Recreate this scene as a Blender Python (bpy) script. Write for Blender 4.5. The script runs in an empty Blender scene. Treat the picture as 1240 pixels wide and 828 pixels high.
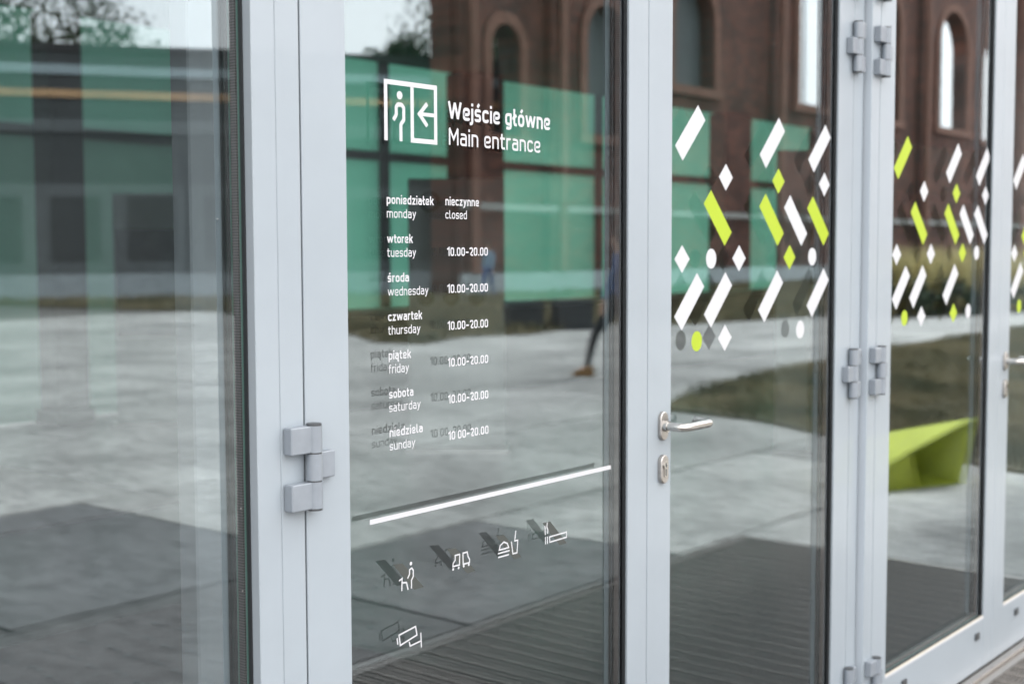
import bpy, bmesh, math, random
import numpy as np
from mathutils import Vector, Matrix
random.seed(7); rng = np.random.default_rng(7)
S = bpy.context.scene
C = S.collection
R = math.radians

# ------------------------------------------------------------------ camera
cd = bpy.data.cameras.new("camera"); cam = bpy.data.objects.new("camera", cd); C.objects.link(cam)
cam.matrix_world = Matrix(((0.629906, 0.055680, -0.774673, 0.0),
                           (-0.776666, 0.041350, -0.628554, -1.62),
                           (-0.002965, 0.997592, 0.069291, 1.452),
                           (0, 0, 0, 1)))
cd.sensor_width = 36; cd.lens = 46.45; cd.clip_start = .05; cd.clip_end = 1500
cd.dof.use_dof = True; cd.dof.focus_distance = 2.45; cd.dof.aperture_fstop = 3.6
S.camera = cam

# ------------------------------------------------------------------ sky, sun, exposure
SUN_EL, SUN_AZ = R(52), R(76)          # sun stands to the right, just behind the plane of the doors
W = bpy.data.worlds.new("World"); S.world = W; W.use_nodes = True
nt = W.node_tree; bg = nt.nodes['Background']
sky = nt.nodes.new('ShaderNodeTexSky'); sky.sky_type = 'NISHITA'; sky.sun_disc = False
sky.sun_elevation = SUN_EL; sky.sun_rotation = SUN_AZ; sky.dust_density = 4; sky.air_density = 1.0; sky.ozone_density = 1
nz = nt.nodes.new('ShaderNodeTexNoise'); nz.inputs['Scale'].default_value = 2.2; nz.inputs['Detail'].default_value = 5
cl = nt.nodes.new('ShaderNodeValToRGB')
cl.color_ramp.elements[0].color = (12, 12.7, 13.8, 1); cl.color_ramp.elements[1].color = (31, 29.3, 27.6, 1)
mx = nt.nodes.new('ShaderNodeMixRGB'); mx.inputs[0].default_value = .8
nt.links.new(nz.outputs[0], cl.inputs[0]); nt.links.new(sky.outputs[0], mx.inputs[1]); nt.links.new(cl.outputs[0], mx.inputs[2])
nt.links.new(mx.outputs[0], bg.inputs[0]); bg.inputs[1].default_value = .10
sl = bpy.data.lights.new("sun", 'SUN'); sl.energy = 2.8; sl.angle = R(6); sl.color = (1, .96, .91)
so = bpy.data.objects.new("sun", sl); C.objects.link(so)
sd = Vector((math.sin(SUN_AZ) * math.cos(SUN_EL), math.cos(SUN_AZ) * math.cos(SUN_EL), math.sin(SUN_EL)))
so.rotation_euler = sd.to_track_quat('Z', 'Y').to_euler(); so.location = (0, 30, 40)
S.view_settings.view_transform = 'Standard'; S.view_settings.look = 'None'
S.view_settings.exposure = 1.12; S.view_settings.gamma = 1
S.render.engine = 'CYCLES'
cy = S.cycles
cy.use_denoising = True
cy.max_bounces = 8; cy.diffuse_bounces = 3; cy.glossy_bounces = 5; cy.transmission_bounces = 4; cy.transparent_max_bounces = 24
cy.caustics_reflective = False; cy.caustics_refractive = False; cy.sample_clamp_indirect = 6

# ------------------------------------------------------------------ materials
def mat(name, col, rough=.6, metal=0, noise=0, scale=8, bump=0, col2=None, detail=6, bscale=None, coat=0, spec=None, stretch=None, obj_coords=True):
    m = bpy.data.materials.new(name); m.use_nodes = True
    n = m.node_tree; b = n.nodes['Principled BSDF']
    b.inputs['Base Color'].default_value = (*col, 1); b.inputs['Roughness'].default_value = rough; b.inputs['Metallic'].default_value = metal
    if coat: b.inputs['Coat Weight'].default_value = coat
    if spec is not None: b.inputs['Specular IOR Level'].default_value = spec
    tc = n.nodes.new('ShaderNodeTexCoord'); src = tc.outputs['Object' if obj_coords else 'Generated']
    if stretch:
        mp = n.nodes.new('ShaderNodeMapping'); mp.inputs['Scale'].default_value = stretch
        n.links.new(src, mp.inputs[0]); src = mp.outputs[0]
    if noise or col2:
        t = n.nodes.new('ShaderNodeTexNoise'); t.inputs['Scale'].default_value = scale; t.inputs['Detail'].default_value = detail; t.inputs['Roughness'].default_value = .62
        n.links.new(src, t.inputs['Vector'])
        r = n.nodes.new('ShaderNodeValToRGB'); c2 = col2 or tuple(c * (1 - noise) for c in col)
        r.color_ramp.elements[0].color = (*c2, 1); r.color_ramp.elements[1].color = (*col, 1)
        r.color_ramp.elements[0].position = .33; r.color_ramp.elements[1].position = .67
        n.links.new(t.outputs[0], r.inputs[0]); n.links.new(r.outputs[0], b.inputs['Base Color'])
    if bump:
        t2 = n.nodes.new('ShaderNodeTexNoise'); t2.inputs['Scale'].default_value = bscale or scale * 5; t2.inputs['Detail'].default_value = 4
        n.links.new(src, t2.inputs['Vector'])
        bp = n.nodes.new('ShaderNodeBump'); bp.inputs['Strength'].default_value = bump; bp.inputs['Distance'].default_value = .01
        n.links.new(t2.outputs[0], bp.inputs['Height']); n.links.new(bp.outputs[0], b.inputs['Normal'])
    return m

def glass_mat(name, r0, tint, wav=0.0, dust=0.0):
    """coated pane: mirror part by Schlick's curve, the rest passes through tinted"""
    m = bpy.data.materials.new(name); m.use_nodes = True; n = m.node_tree; n.nodes.clear()
    out = n.nodes.new('ShaderNodeOutputMaterial'); mixs = n.nodes.new('ShaderNodeMixShader')
    gl = n.nodes.new('ShaderNodeBsdfGlossy'); gl.inputs['Roughness'].default_value = 0.0; gl.inputs['Color'].default_value = (.85, .945, 1.0, 1)
    tr = n.nodes.new('ShaderNodeBsdfTransparent'); tr.inputs['Color'].default_value = (*tint, 1)
    lw = n.nodes.new('ShaderNodeLayerWeight'); lw.inputs['Blend'].default_value = .5
    p = n.nodes.new('ShaderNodeMath'); p.operation = 'POWER'; p.inputs[1].default_value = 5
    ma = n.nodes.new('ShaderNodeMath'); ma.operation = 'MULTIPLY_ADD'; ma.inputs[1].default_value = 1 - r0; ma.inputs[2].default_value = r0
    n.links.new(lw.outputs['Facing'], p.inputs[0]); n.links.new(p.outputs[0], ma.inputs[0]); n.links.new(ma.outputs[0], mixs.inputs[0])
    n.links.new(tr.outputs[0], mixs.inputs[1]); n.links.new(gl.outputs[0], mixs.inputs[2]); n.links.new(mixs.outputs[0], out.inputs[0])
    if wav:
        tc = n.nodes.new('ShaderNodeTexCoord'); t = n.nodes.new('ShaderNodeTexNoise'); t.inputs['Scale'].default_value = 2.3; t.inputs['Detail'].default_value = 0
        bp = n.nodes.new('ShaderNodeBump'); bp.inputs['Strength'].default_value = 1; bp.inputs['Distance'].default_value = wav
        n.links.new(tc.outputs['Object'], t.inputs['Vector']); n.links.new(t.outputs[0], bp.inputs['Height']); n.links.new(bp.outputs[0], gl.inputs['Normal'])
    if dust:     # wiped film of dust, rain specks
        tc = n.nodes.new('ShaderNodeTexCoord'); mp = n.nodes.new('ShaderNodeMapping'); mp.inputs['Scale'].default_value = (1, 1, .35); mp.inputs['Rotation'].default_value = (0, R(25), 0)
        a = n.nodes.new('ShaderNodeTexNoise'); a.inputs['Scale'].default_value = 5; a.inputs['Detail'].default_value = 8; a.inputs['Distortion'].default_value = .6
        r = n.nodes.new('ShaderNodeMapRange'); r.inputs[1].default_value = .45; r.inputs[2].default_value = .8; r.inputs[3].default_value = .001; r.inputs[4].default_value = dust
        vo = n.nodes.new('ShaderNodeTexVoronoi'); vo.inputs['Scale'].default_value = 26
        lt = n.nodes.new('ShaderNodeMath'); lt.operation = 'LESS_THAN'; lt.inputs[1].default_value = .035
        wn = n.nodes.new('ShaderNodeSeparateColor'); g2 = n.nodes.new('ShaderNodeMath'); g2.operation = 'GREATER_THAN'; g2.inputs[1].default_value = .9
        m1 = n.nodes.new('ShaderNodeMath'); m1.operation = 'MULTIPLY'; m2_ = n.nodes.new('ShaderNodeMath'); m2_.operation = 'MULTIPLY_ADD'; m2_.inputs[1].default_value = .35
        df = n.nodes.new('ShaderNodeBsdfDiffuse'); df.inputs[0].default_value = (.7, .7, .68, 1); mm = n.nodes.new('ShaderNodeMixShader')
        n.links.new(tc.outputs['Object'], mp.inputs[0]); n.links.new(mp.outputs[0], a.inputs['Vector']); n.links.new(a.outputs[0], r.inputs[0]); n.links.new(tc.outputs['Object'], vo.inputs['Vector'])
        n.links.new(vo.outputs['Distance'], lt.inputs[0]); n.links.new(vo.outputs['Color'], wn.inputs[0]); n.links.new(wn.outputs[0], g2.inputs[0])
        n.links.new(lt.outputs[0], m1.inputs[0]); n.links.new(g2.outputs[0], m1.inputs[1]); n.links.new(m1.outputs[0], m2_.inputs[0]); n.links.new(r.outputs[0], m2_.inputs[2])
        n.links.new(m2_.outputs[0], mm.inputs[0]); n.links.new(mixs.outputs[0], mm.inputs[1]); n.links.new(df.outputs[0], mm.inputs[2]); n.links.new(mm.outputs[0], out.inputs[0])
    return m
def clear_mat(name, tint):
    m = bpy.data.materials.new(name); m.use_nodes = True; n = m.node_tree; n.nodes.clear()
    out = n.nodes.new('ShaderNodeOutputMaterial'); tr = n.nodes.new('ShaderNodeBsdfTransparent'); tr.inputs[0].default_value = (*tint, 1)
    n.links.new(tr.outputs[0], out.inputs[0]); return m

M = {}
M['alu'] = mat('powder coated aluminium', (.315, .36, .40), .40, noise=.09, scale=2.2, bump=.12, bscale=900, coat=.15)
M['alu2'] = mat('aluminium profile dark side', (.40, .45, .50), .45, noise=.05, scale=3)
M['hinge'] = mat('hinge coating', (.225, .255, .29), .36, noise=.12, scale=30, coat=.2)
M['bronze'] = mat('hinge pin cap', (.05, .055, .06), .5)
M['steel'] = mat('brushed steel', (.55, .54, .52), .26, metal=1, noise=.12, scale=60, bump=.1, bscale=300, stretch=(1, 1, 6))
M['steel_plate'] = mat('satin steel plate', (.46, .44, .42), .36, metal=1, noise=.15, scale=90)
M['black'] = mat('black rubber', (.012, .014, .016), .55)
M['dark_gap'] = mat('dark joint', (.01, .01, .012), .8)
M['bead'] = mat('pale bead', (.66, .62, .52), .5, noise=.1, scale=20)
M['white'] = mat('white vinyl', (.51, .52, .545), .5)
M['lime'] = mat('lime vinyl', (.34, .45, .015), .5)
M['greyv'] = mat('dark grey vinyl', (.052, .058, .054), .6)
M['g_out'] = glass_mat('outer pane coating', .085, (.95, .97, .975), wav=.0001, dust=.014)
M['g_in'] = glass_mat('inner pane coating', .165, (.90, .94, .935), wav=.00035)
M['g_clear'] = clear_mat('pane body', (.99, .995, .995))
M['g_edge'] = mat('green glass edge', (.12, .25, .21), .3)
# perforated spacer bar
def spacer_mat():
    m = mat('perforated spacer', (.14, .12, .115), .45, metal=.3); n = m.node_tree; b = n.nodes['Principled BSDF']
    tc = n.nodes.new('ShaderNodeTexCoord'); w = n.nodes.new('ShaderNodeTexWave'); w.bands_direction = 'Z'; w.inputs['Scale'].default_value = 70
    r = n.nodes.new('ShaderNodeValToRGB'); r.color_ramp.elements[0].color = (.05, .042, .04, 1); r.color_ramp.elements[1].color = (.15, .135, .13, 1)
    n.links.new(tc.outputs['Object'], w.inputs[0]); n.links.new(w.outputs[0], r.inputs[0]); n.links.new(r.outputs[0], b.inputs['Base Color'])
    return m
M['spacer'] = spacer_mat()
M['concrete'] = mat('plaza concrete', (.42, .42, .41), .85, noise=.38, scale=.9, bump=.35, bscale=30, detail=10)
M['slab'] = mat('pale concrete slab', (.56, .55, .525), .85, noise=.45, scale=.7, bump=.25, bscale=25, detail=10)
M['grate'] = mat('galvanised grating', (.34, .315, .29), .5, metal=.4, noise=.3, scale=30)
M['grate_dk'] = mat('grating cross bars', (.15, .145, .138), .5, metal=.5, noise=.3, scale=30)
M['soil'] = mat('pit', (.02, .02, .018), .9)
M['render'] = mat('facade concrete', (.40, .41, .41), .8, noise=.15, scale=2, bump=.2)
M['floor_in'] = mat('lobby floor', (.022, .024, .028), .35, noise=.3, scale=1.4)
M['ceil'] = mat('lobby ceiling', (.06, .06, .06), .8, noise=.1, scale=2)
M['inwall'] = mat('lobby wall', (.07, .07, .07), .8, noise=.2, scale=1)
M['column'] = mat('dark clad column', (.03, .024, .022), .7, noise=.3, scale=3)
M['greypost'] = mat('grey pillar', (.20, .215, .235), .7, noise=.15, scale=4)
M['brownmat'] = mat('brown floor mat', (.03, .016, .018), .95, noise=.4, scale=40, bump=.4)
M['board'] = mat('board face', (.33, .38, .36), .55, noise=.12, scale=3)
M['board_pic'] = mat('board picture', (.06, .06, .065), .5, col2=(.018, .018, .022), scale=5)
M['olive'] = mat('dull green print', (.05, .085, .03), .5)
M['frost'] = mat('frosted pale panel', (.82, .92, .88), .5, noise=.08, scale=2)
M['counter'] = mat('dark counter', (.022, .022, .022), .5, noise=.2, scale=2)
def green_glass(name, c1, c2):
    m = bpy.data.materials.new(name); m.use_nodes = True; n = m.node_tree; n.nodes.clear()
    out = n.nodes.new('ShaderNodeOutputMaterial'); a = n.nodes.new('ShaderNodeAddShader')
    t = n.nodes.new('ShaderNodeBsdfTranslucent'); d = n.nodes.new('ShaderNodeBsdfDiffuse')
    tc = n.nodes.new('ShaderNodeTexCoord'); nz = n.nodes.new('ShaderNodeTexNoise'); nz.inputs['Scale'].default_value = .5; nz.inputs['Detail'].default_value = 6
    r = n.nodes.new('ShaderNodeValToRGB'); r.color_ramp.elements[0].color = (*c1, 1); r.color_ramp.elements[1].color = (*c2, 1)
    d.inputs[0].default_value = (.10, .22, .17, 1)
    n.links.new(tc.outputs['Object'], nz.inputs[0]); n.links.new(nz.outputs[0], r.inputs[0]); n.links.new(r.outputs[0], t.inputs[0])
    n.links.new(t.outputs[0], a.inputs[0]); n.links.new(d.outputs[0], a.inputs[1]); n.links.new(a.outputs[0], out.inputs[0]); return m
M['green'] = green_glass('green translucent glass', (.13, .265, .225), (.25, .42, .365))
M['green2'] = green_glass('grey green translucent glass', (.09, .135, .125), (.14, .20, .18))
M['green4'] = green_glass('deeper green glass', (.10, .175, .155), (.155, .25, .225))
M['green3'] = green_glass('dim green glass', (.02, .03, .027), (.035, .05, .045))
M['gframe'] = mat('partition frame', (.03, .04, .038), .5)
M['gband'] = mat('partition transom', (.16, .25, .22), .5)
M['gpale'] = mat('pale partition mullion', (.30, .40, .36), .5)
M['cladding'] = mat('dark sheet cladding', (.06, .068, .07), .6, noise=.2, scale=.6)
M['clad_mid'] = mat('mid grey cladding', (.13, .145, .15), .6, noise=.15, scale=.6)
M['orange'] = mat('orange fascia', (.62, .38, .20), .6, noise=.3, scale=1.5)
M['cyanline'] = mat('pale blue fascia', (.34, .42, .45), .5, noise=.1)
M['plinth'] = mat('pale plinth', (.40, .44, .46), .8, noise=.15, scale=2)
def brick_mat():
    m = mat('old brick', (.15, .075, .055), .9, bump=.2, bscale=4); n = m.node_tree; b = n.nodes['Principled BSDF']
    tc = n.nodes.new('ShaderNodeTexCoord'); mp = n.nodes.new('ShaderNodeMapping'); mp.inputs['Rotation'].default_value = (R(90), 0, 0)
    br = n.nodes.new('ShaderNodeTexBrick'); br.inputs['Scale'].default_value = 1.0
    br.inputs['Color1'].default_value = (.32, .115, .072, 1); br.inputs['Color2'].default_value = (.13, .052, .037, 1); br.inputs['Mortar'].default_value = (.13, .11, .10, 1)
    br.inputs['Brick Width'].default_value = .5; br.inputs['Row Height'].default_value = .16; br.inputs['Mortar Size'].default_value = .016
    nz = n.nodes.new('ShaderNodeTexNoise'); nz.inputs['Scale'].default_value = .5; nz.inputs['Detail'].default_value = 8
    mxx = n.nodes.new('ShaderNodeMixRGB'); mxx.blend_type = 'MULTIPLY'; mxx.inputs[0].default_value = .9
    n.links.new(tc.outputs['Object'], mp.inputs[0]); n.links.new(mp.outputs[0], br.inputs['Vector']); n.links.new(tc.outputs['Object'], nz.inputs['Vector'])
    n.links.new(br.outputs[0], mxx.inputs[1]); n.links.new(nz.outputs[0], mxx.inputs[2]); n.links.new(mxx.outputs[0], b.inputs['Base Color']); return m
M['brick'] = brick_mat()
M['brick_trim'] = mat('brick trim', (.25, .125, .09), .9, noise=.4, scale=3)
M['winframe'] = mat('old window frame', (.10, .11, .12), .7)
M['stonecourse'] = mat('pale stone course', (.36, .36, .34), .8, noise=.2)
M['grass'] = mat('grass blades', (.30, .25, .145), .8, col2=(.06, .07, .035), scale=.8, detail=3)
M['turf'] = mat('lawn soil', (.17, .145, .09), .95, col2=(.06, .06, .04), scale=3, bump=.5)
M['dry'] = mat('dry ornamental grass', (.66, .55, .25), .8, col2=(.45, .40, .18), scale=2)
M['leaf'] = mat('leaves', (.05, .075, .025), .7, col2=(.02, .035, .012), scale=1)
M['shrub'] = mat('shrub leaves', (.045, .07, .035), .7, col2=(.02, .035, .018), scale=2)
M['bark'] = mat('bark', (.08, .06, .045), .9, noise=.4, scale=10)
M['limep'] = mat('lime painted steel', (.56, .62, .05), .45, noise=.18, scale=4, coat=.2)
M['lime_edge'] = mat('lime steel seam', (.50, .58, .12), .5)
M['planter'] = mat('dark planter', (.045, .05, .052), .7, noise=.3, scale=5)
M['skin'] = mat('skin', (.52, .33, .25), .55)
M['jeans'] = mat('black trousers', (.015, .018, .02), .85)
M['blouse'] = mat('blue blouse', (.07, .13, .30), .8, noise=.2, scale=12)
M['coat'] = mat('pale blue jacket', (.22, .32, .42), .8, noise=.2, scale=12)
M['shoe'] = mat('brown shoe', (.22, .12, .04), .5)
M['hair'] = mat('dark hair', (.03, .018, .012), .6)
M['eye'] = mat('eye', (.03, .03, .03), .3)

# ------------------------------------------------------------------ helpers
def link(name, me, m=None, parent=None):
    o = bpy.data.objects.new(name, me); C.objects.link(o)
    for k in (m if isinstance(m, (list, tuple)) else [m]):
        if k is not None: me.materials.append(k)
    if parent is not None: o.parent = parent
    return o
class MB:
    def __init__(s): s.v = []; s.f = []; s.mi = []
    def add(s, v, f, mi=0):
        b = len(s.v); s.v += [tuple(p) for p in v]; s.f += [tuple(b + i for i in q) for q in f]; s.mi += [mi] * len(f); return s
    def box(s, x0, x1, y0, y1, z0, z1, mi=0, ch=0.0):
        if ch <= 0:
            v = [(x0,y0,z0),(x1,y0,z0),(x1,y1,z0),(x0,y1,z0),(x0,y0,z1),(x1,y0,z1),(x1,y1,z1),(x0,y1,z1)]
            return s.add(v, [(0,3,2,1),(4,5,6,7),(0,1,5,4),(1,2,6,5),(2,3,7,6),(3,0,4,7)], mi)
        c = ch; ring = lambda z, k: [(x0+k+ (0 if k else 0),y0+k,z),(x1-k,y0+k,z),(x1-k,y1-k,z),(x0+k,y1-k,z)]
        # chamfered vertical + horizontal edges
        oct_ = lambda z, k: [(x0+c+k,y0+k,z),(x1-c-k,y0+k,z),(x1-k,y0+c+k,z),(x1-k,y1-c-k,z),(x1-c-k,y1-k,z),(x0+c+k,y1-k,z),(x0+k,y1-c-k,z),(x0+k,y0+c+k,z)]
        v = oct_(z0, c*.7) + oct_(z0+c, 0) + oct_(z1-c, 0) + oct_(z1, c*.7)
        f = [tuple(range(7, -1, -1)), tuple(range(24, 32))]
        for L in range(3):
            for i in range(8): f.append((L*8+i, L*8+(i+1) % 8, L*8+8+(i+1) % 8, L*8+8+i))
        return s.add(v, f, mi)
    def prism(s, poly, z0, z1, mi=0):
        n = len(poly); v = [(x, y, z0) for x, y in poly] + [(x, y, z1) for x, y in poly]
        return s.add(v, [tuple(range(n-1, -1, -1)), tuple(range(n, 2*n))] + [(i, (i+1) % n, n+(i+1) % n, n+i) for i in range(n)], mi)
    def prism_y(s, poly, y0, y1, mi=0):     # polygon in x-z, extruded along y
        n = len(poly); v = [(x, y0, z) for x, z in poly] + [(x, y1, z) for x, z in poly]
        return s.add(v, [tuple(range(n)), tuple(range(2*n-1, n-1, -1))] + [((i+1) % n, i, n+i, n+(i+1) % n) for i in range(n)], mi)
    def cyl(s, a, b, r, r2=None, n=16, mi=0):
        a = Vector(a); b = Vector(b); d = (b-a).normalized(); u = d.orthogonal().normalized(); w = d.cross(u); r2 = r if r2 is None else r2
        v = [a + (u*math.cos(t)+w*math.sin(t))*r for t in [2*math.pi*i/n for i in range(n)]] + [b + (u*math.cos(t)+w*math.sin(t))*r2 for t in [2*math.pi*i/n for i in range(n)]]
        return s.add(v, [tuple(range(n-1, -1, -1)), tuple(range(n, 2*n))] + [(i, (i+1) % n, n+(i+1) % n, n+i) for i in range(n)], mi)
    def tube(s, pts, r, n=14, mi=0):
        pts = [Vector(p) for p in pts]; rings = []; up = Vector((0, 0, 1))
        for i, p in enumerate(pts):
            d = (pts[min(i+1, len(pts)-1)] - pts[max(i-1, 0)]).normalized()
            u = d.cross(up).normalized() if abs(d.z) < .9 else d.orthogonal().normalized(); w = u.cross(d)
            rings.append([p + (u*math.cos(2*math.pi*k/n) + w*math.sin(2*math.pi*k/n))*r for k in range(n)])
        v = [q for g in rings for q in g]; f = [tuple(range(n-1, -1, -1)), tuple(range((len(pts)-1)*n, len(pts)*n))]
        for i in range(len(pts)-1):
            for k in range(n): f.append((i*n+k, i*n+(k+1) % n, (i+1)*n+(k+1) % n, (i+1)*n+k))
        return s.add(v, f, mi)
    def mesh(s, name, smooth=False):
        me = bpy.data.meshes.new(name); me.from_pydata(s.v, [], s.f); me.update()
        me.polygons.foreach_set('material_index', s.mi)
        bm = bmesh.new(); bm.from_mesh(me); bmesh.ops.recalc_face_normals(bm, faces=bm.faces); bm.to_mesh(me); bm.free()
        if smooth:
            me.polygons.foreach_set('use_smooth', [True]*len(me.polygons))
            try: me.set_sharp_from_angle(angle=R(40))
            except Exception: pass
        return me
    def build(s, name, m, parent=None, smooth=False): return link(name, s.mesh(name, smooth), m, parent)
def tag(o, label=None, cat=None, group=None, kind=None):
    if label: o['label'] = label
    if cat: o['category'] = cat
    if group: o['group'] = group
    if kind: o['kind'] = kind
    return o
def empty(name, loc, label=None, cat=None, group=None, rz=0):
    o = bpy.data.objects.new(name, None); C.objects.link(o); o.location = loc; o.rotation_euler = (0, 0, rz); o.empty_display_size = .1
    return tag(o, label, cat, group)
def box(name, b, m, parent=None, ch=0): return MB().box(*b, ch=ch).build(name, m, parent)
def copy_tree(o, parent=None):
    c = o.copy(); C.objects.link(c)
    if parent is not None: c.parent = parent
    for ch in list(o.children): copy_tree(ch, c)
    return c

# ---------------------------------------------------- flat film shapes (x-z plane, facing -y)
def fillet(pts, r, close=False, n=5):
    out = []; L = len(pts)
    for i, p in enumerate(pts):
        if not close and i in (0, L-1): out.append(Vector(p)); continue
        p = Vector(p); a = Vector(pts[i-1]) - p; b = Vector(pts[(i+1) % L]) - p
        la, lb = a.length, b.length; ang = a.angle(b) if la > 1e-6 and lb > 1e-6 else math.pi
        if ang > 3.0 or r <= 0: out.append(p); continue
        t = min(r / math.tan(ang/2), la*.5 if close or i > 1 else la*.95, lb*.5 if close or i < L-2 else lb*.95)
        A = p + a.normalized()*t; B = p + b.normalized()*t
        for k in range(n+1):
            q = k/n; out.append(A*(1-q)**2 + p*2*q*(1-q) + B*q*q)
    return out
def ribbon(pts, w, close=False):
    """stroke outline: left and right offset points"""
    L = len(pts); l = []; r = []
    for i, p in enumerate(pts):
        pr = pts[i-1] if (close or i > 0) else None; nx = pts[(i+1) % L] if (close or i < L-1) else None
        d1 = (p-pr).normalized() if pr is not None and (p-pr).length > 1e-7 else None
        d2 = (nx-p).normalized() if nx is not None and (nx-p).length > 1e-7 else None
        if d1 is None: d1 = d2
        if d2 is None: d2 = d1
        n1 = Vector((-d1.y, d1.x)); n2 = Vector((-d2.y, d2.x)); mm = n1+n2
        if mm.length < 1e-4: mm = n1
        mm.normalize(); k = min(1/max(mm.dot(n1), .35), 2.2)
        l.append(p + mm*k*w/2); r.append(p - mm*k*w/2)
    return l, r
class Film:
    def __init__(s, y): s.y = y; s.v = []; s.f = []; s.k = 0
    def _y(s): s.k += 1; return s.y - s.k*4e-6
    def poly(s, pts):
        y = s._y(); b = len(s.v); s.v += [(p[0], y, p[1]) for p in pts]; s.f.append(tuple(range(b, b+len(pts))))
    def stroke(s, pts, w, r=0, close=False):
        q = fillet([Vector(p) for p in pts], r, close) if r else [Vector(p) for p in pts]
        a, b_ = ribbon(q, w, close); y = s._y(); b = len(s.v); n = len(q)
        s.v += [(p[0], y, p[1]) for p in a] + [(p[0], y, p[1]) for p in b_]
        for i in range(n if close else n-1): j = (i+1) % n; s.f.append((b+i, b+j, b+n+j, b+n+i))
    def disc(s, x, z, r, n=28): s.poly([(x+r*math.cos(2*math.pi*i/n), z+r*math.sin(2*math.pi*i/n)) for i in range(n)])
    def build(s, name, m, parent, label=None):
        me = bpy.data.meshes.new(name); me.from_pydata(s.v, [], s.f); me.update()
        o = link(name, me, m, parent)
        if label: o['label'] = label
        return o

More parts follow.
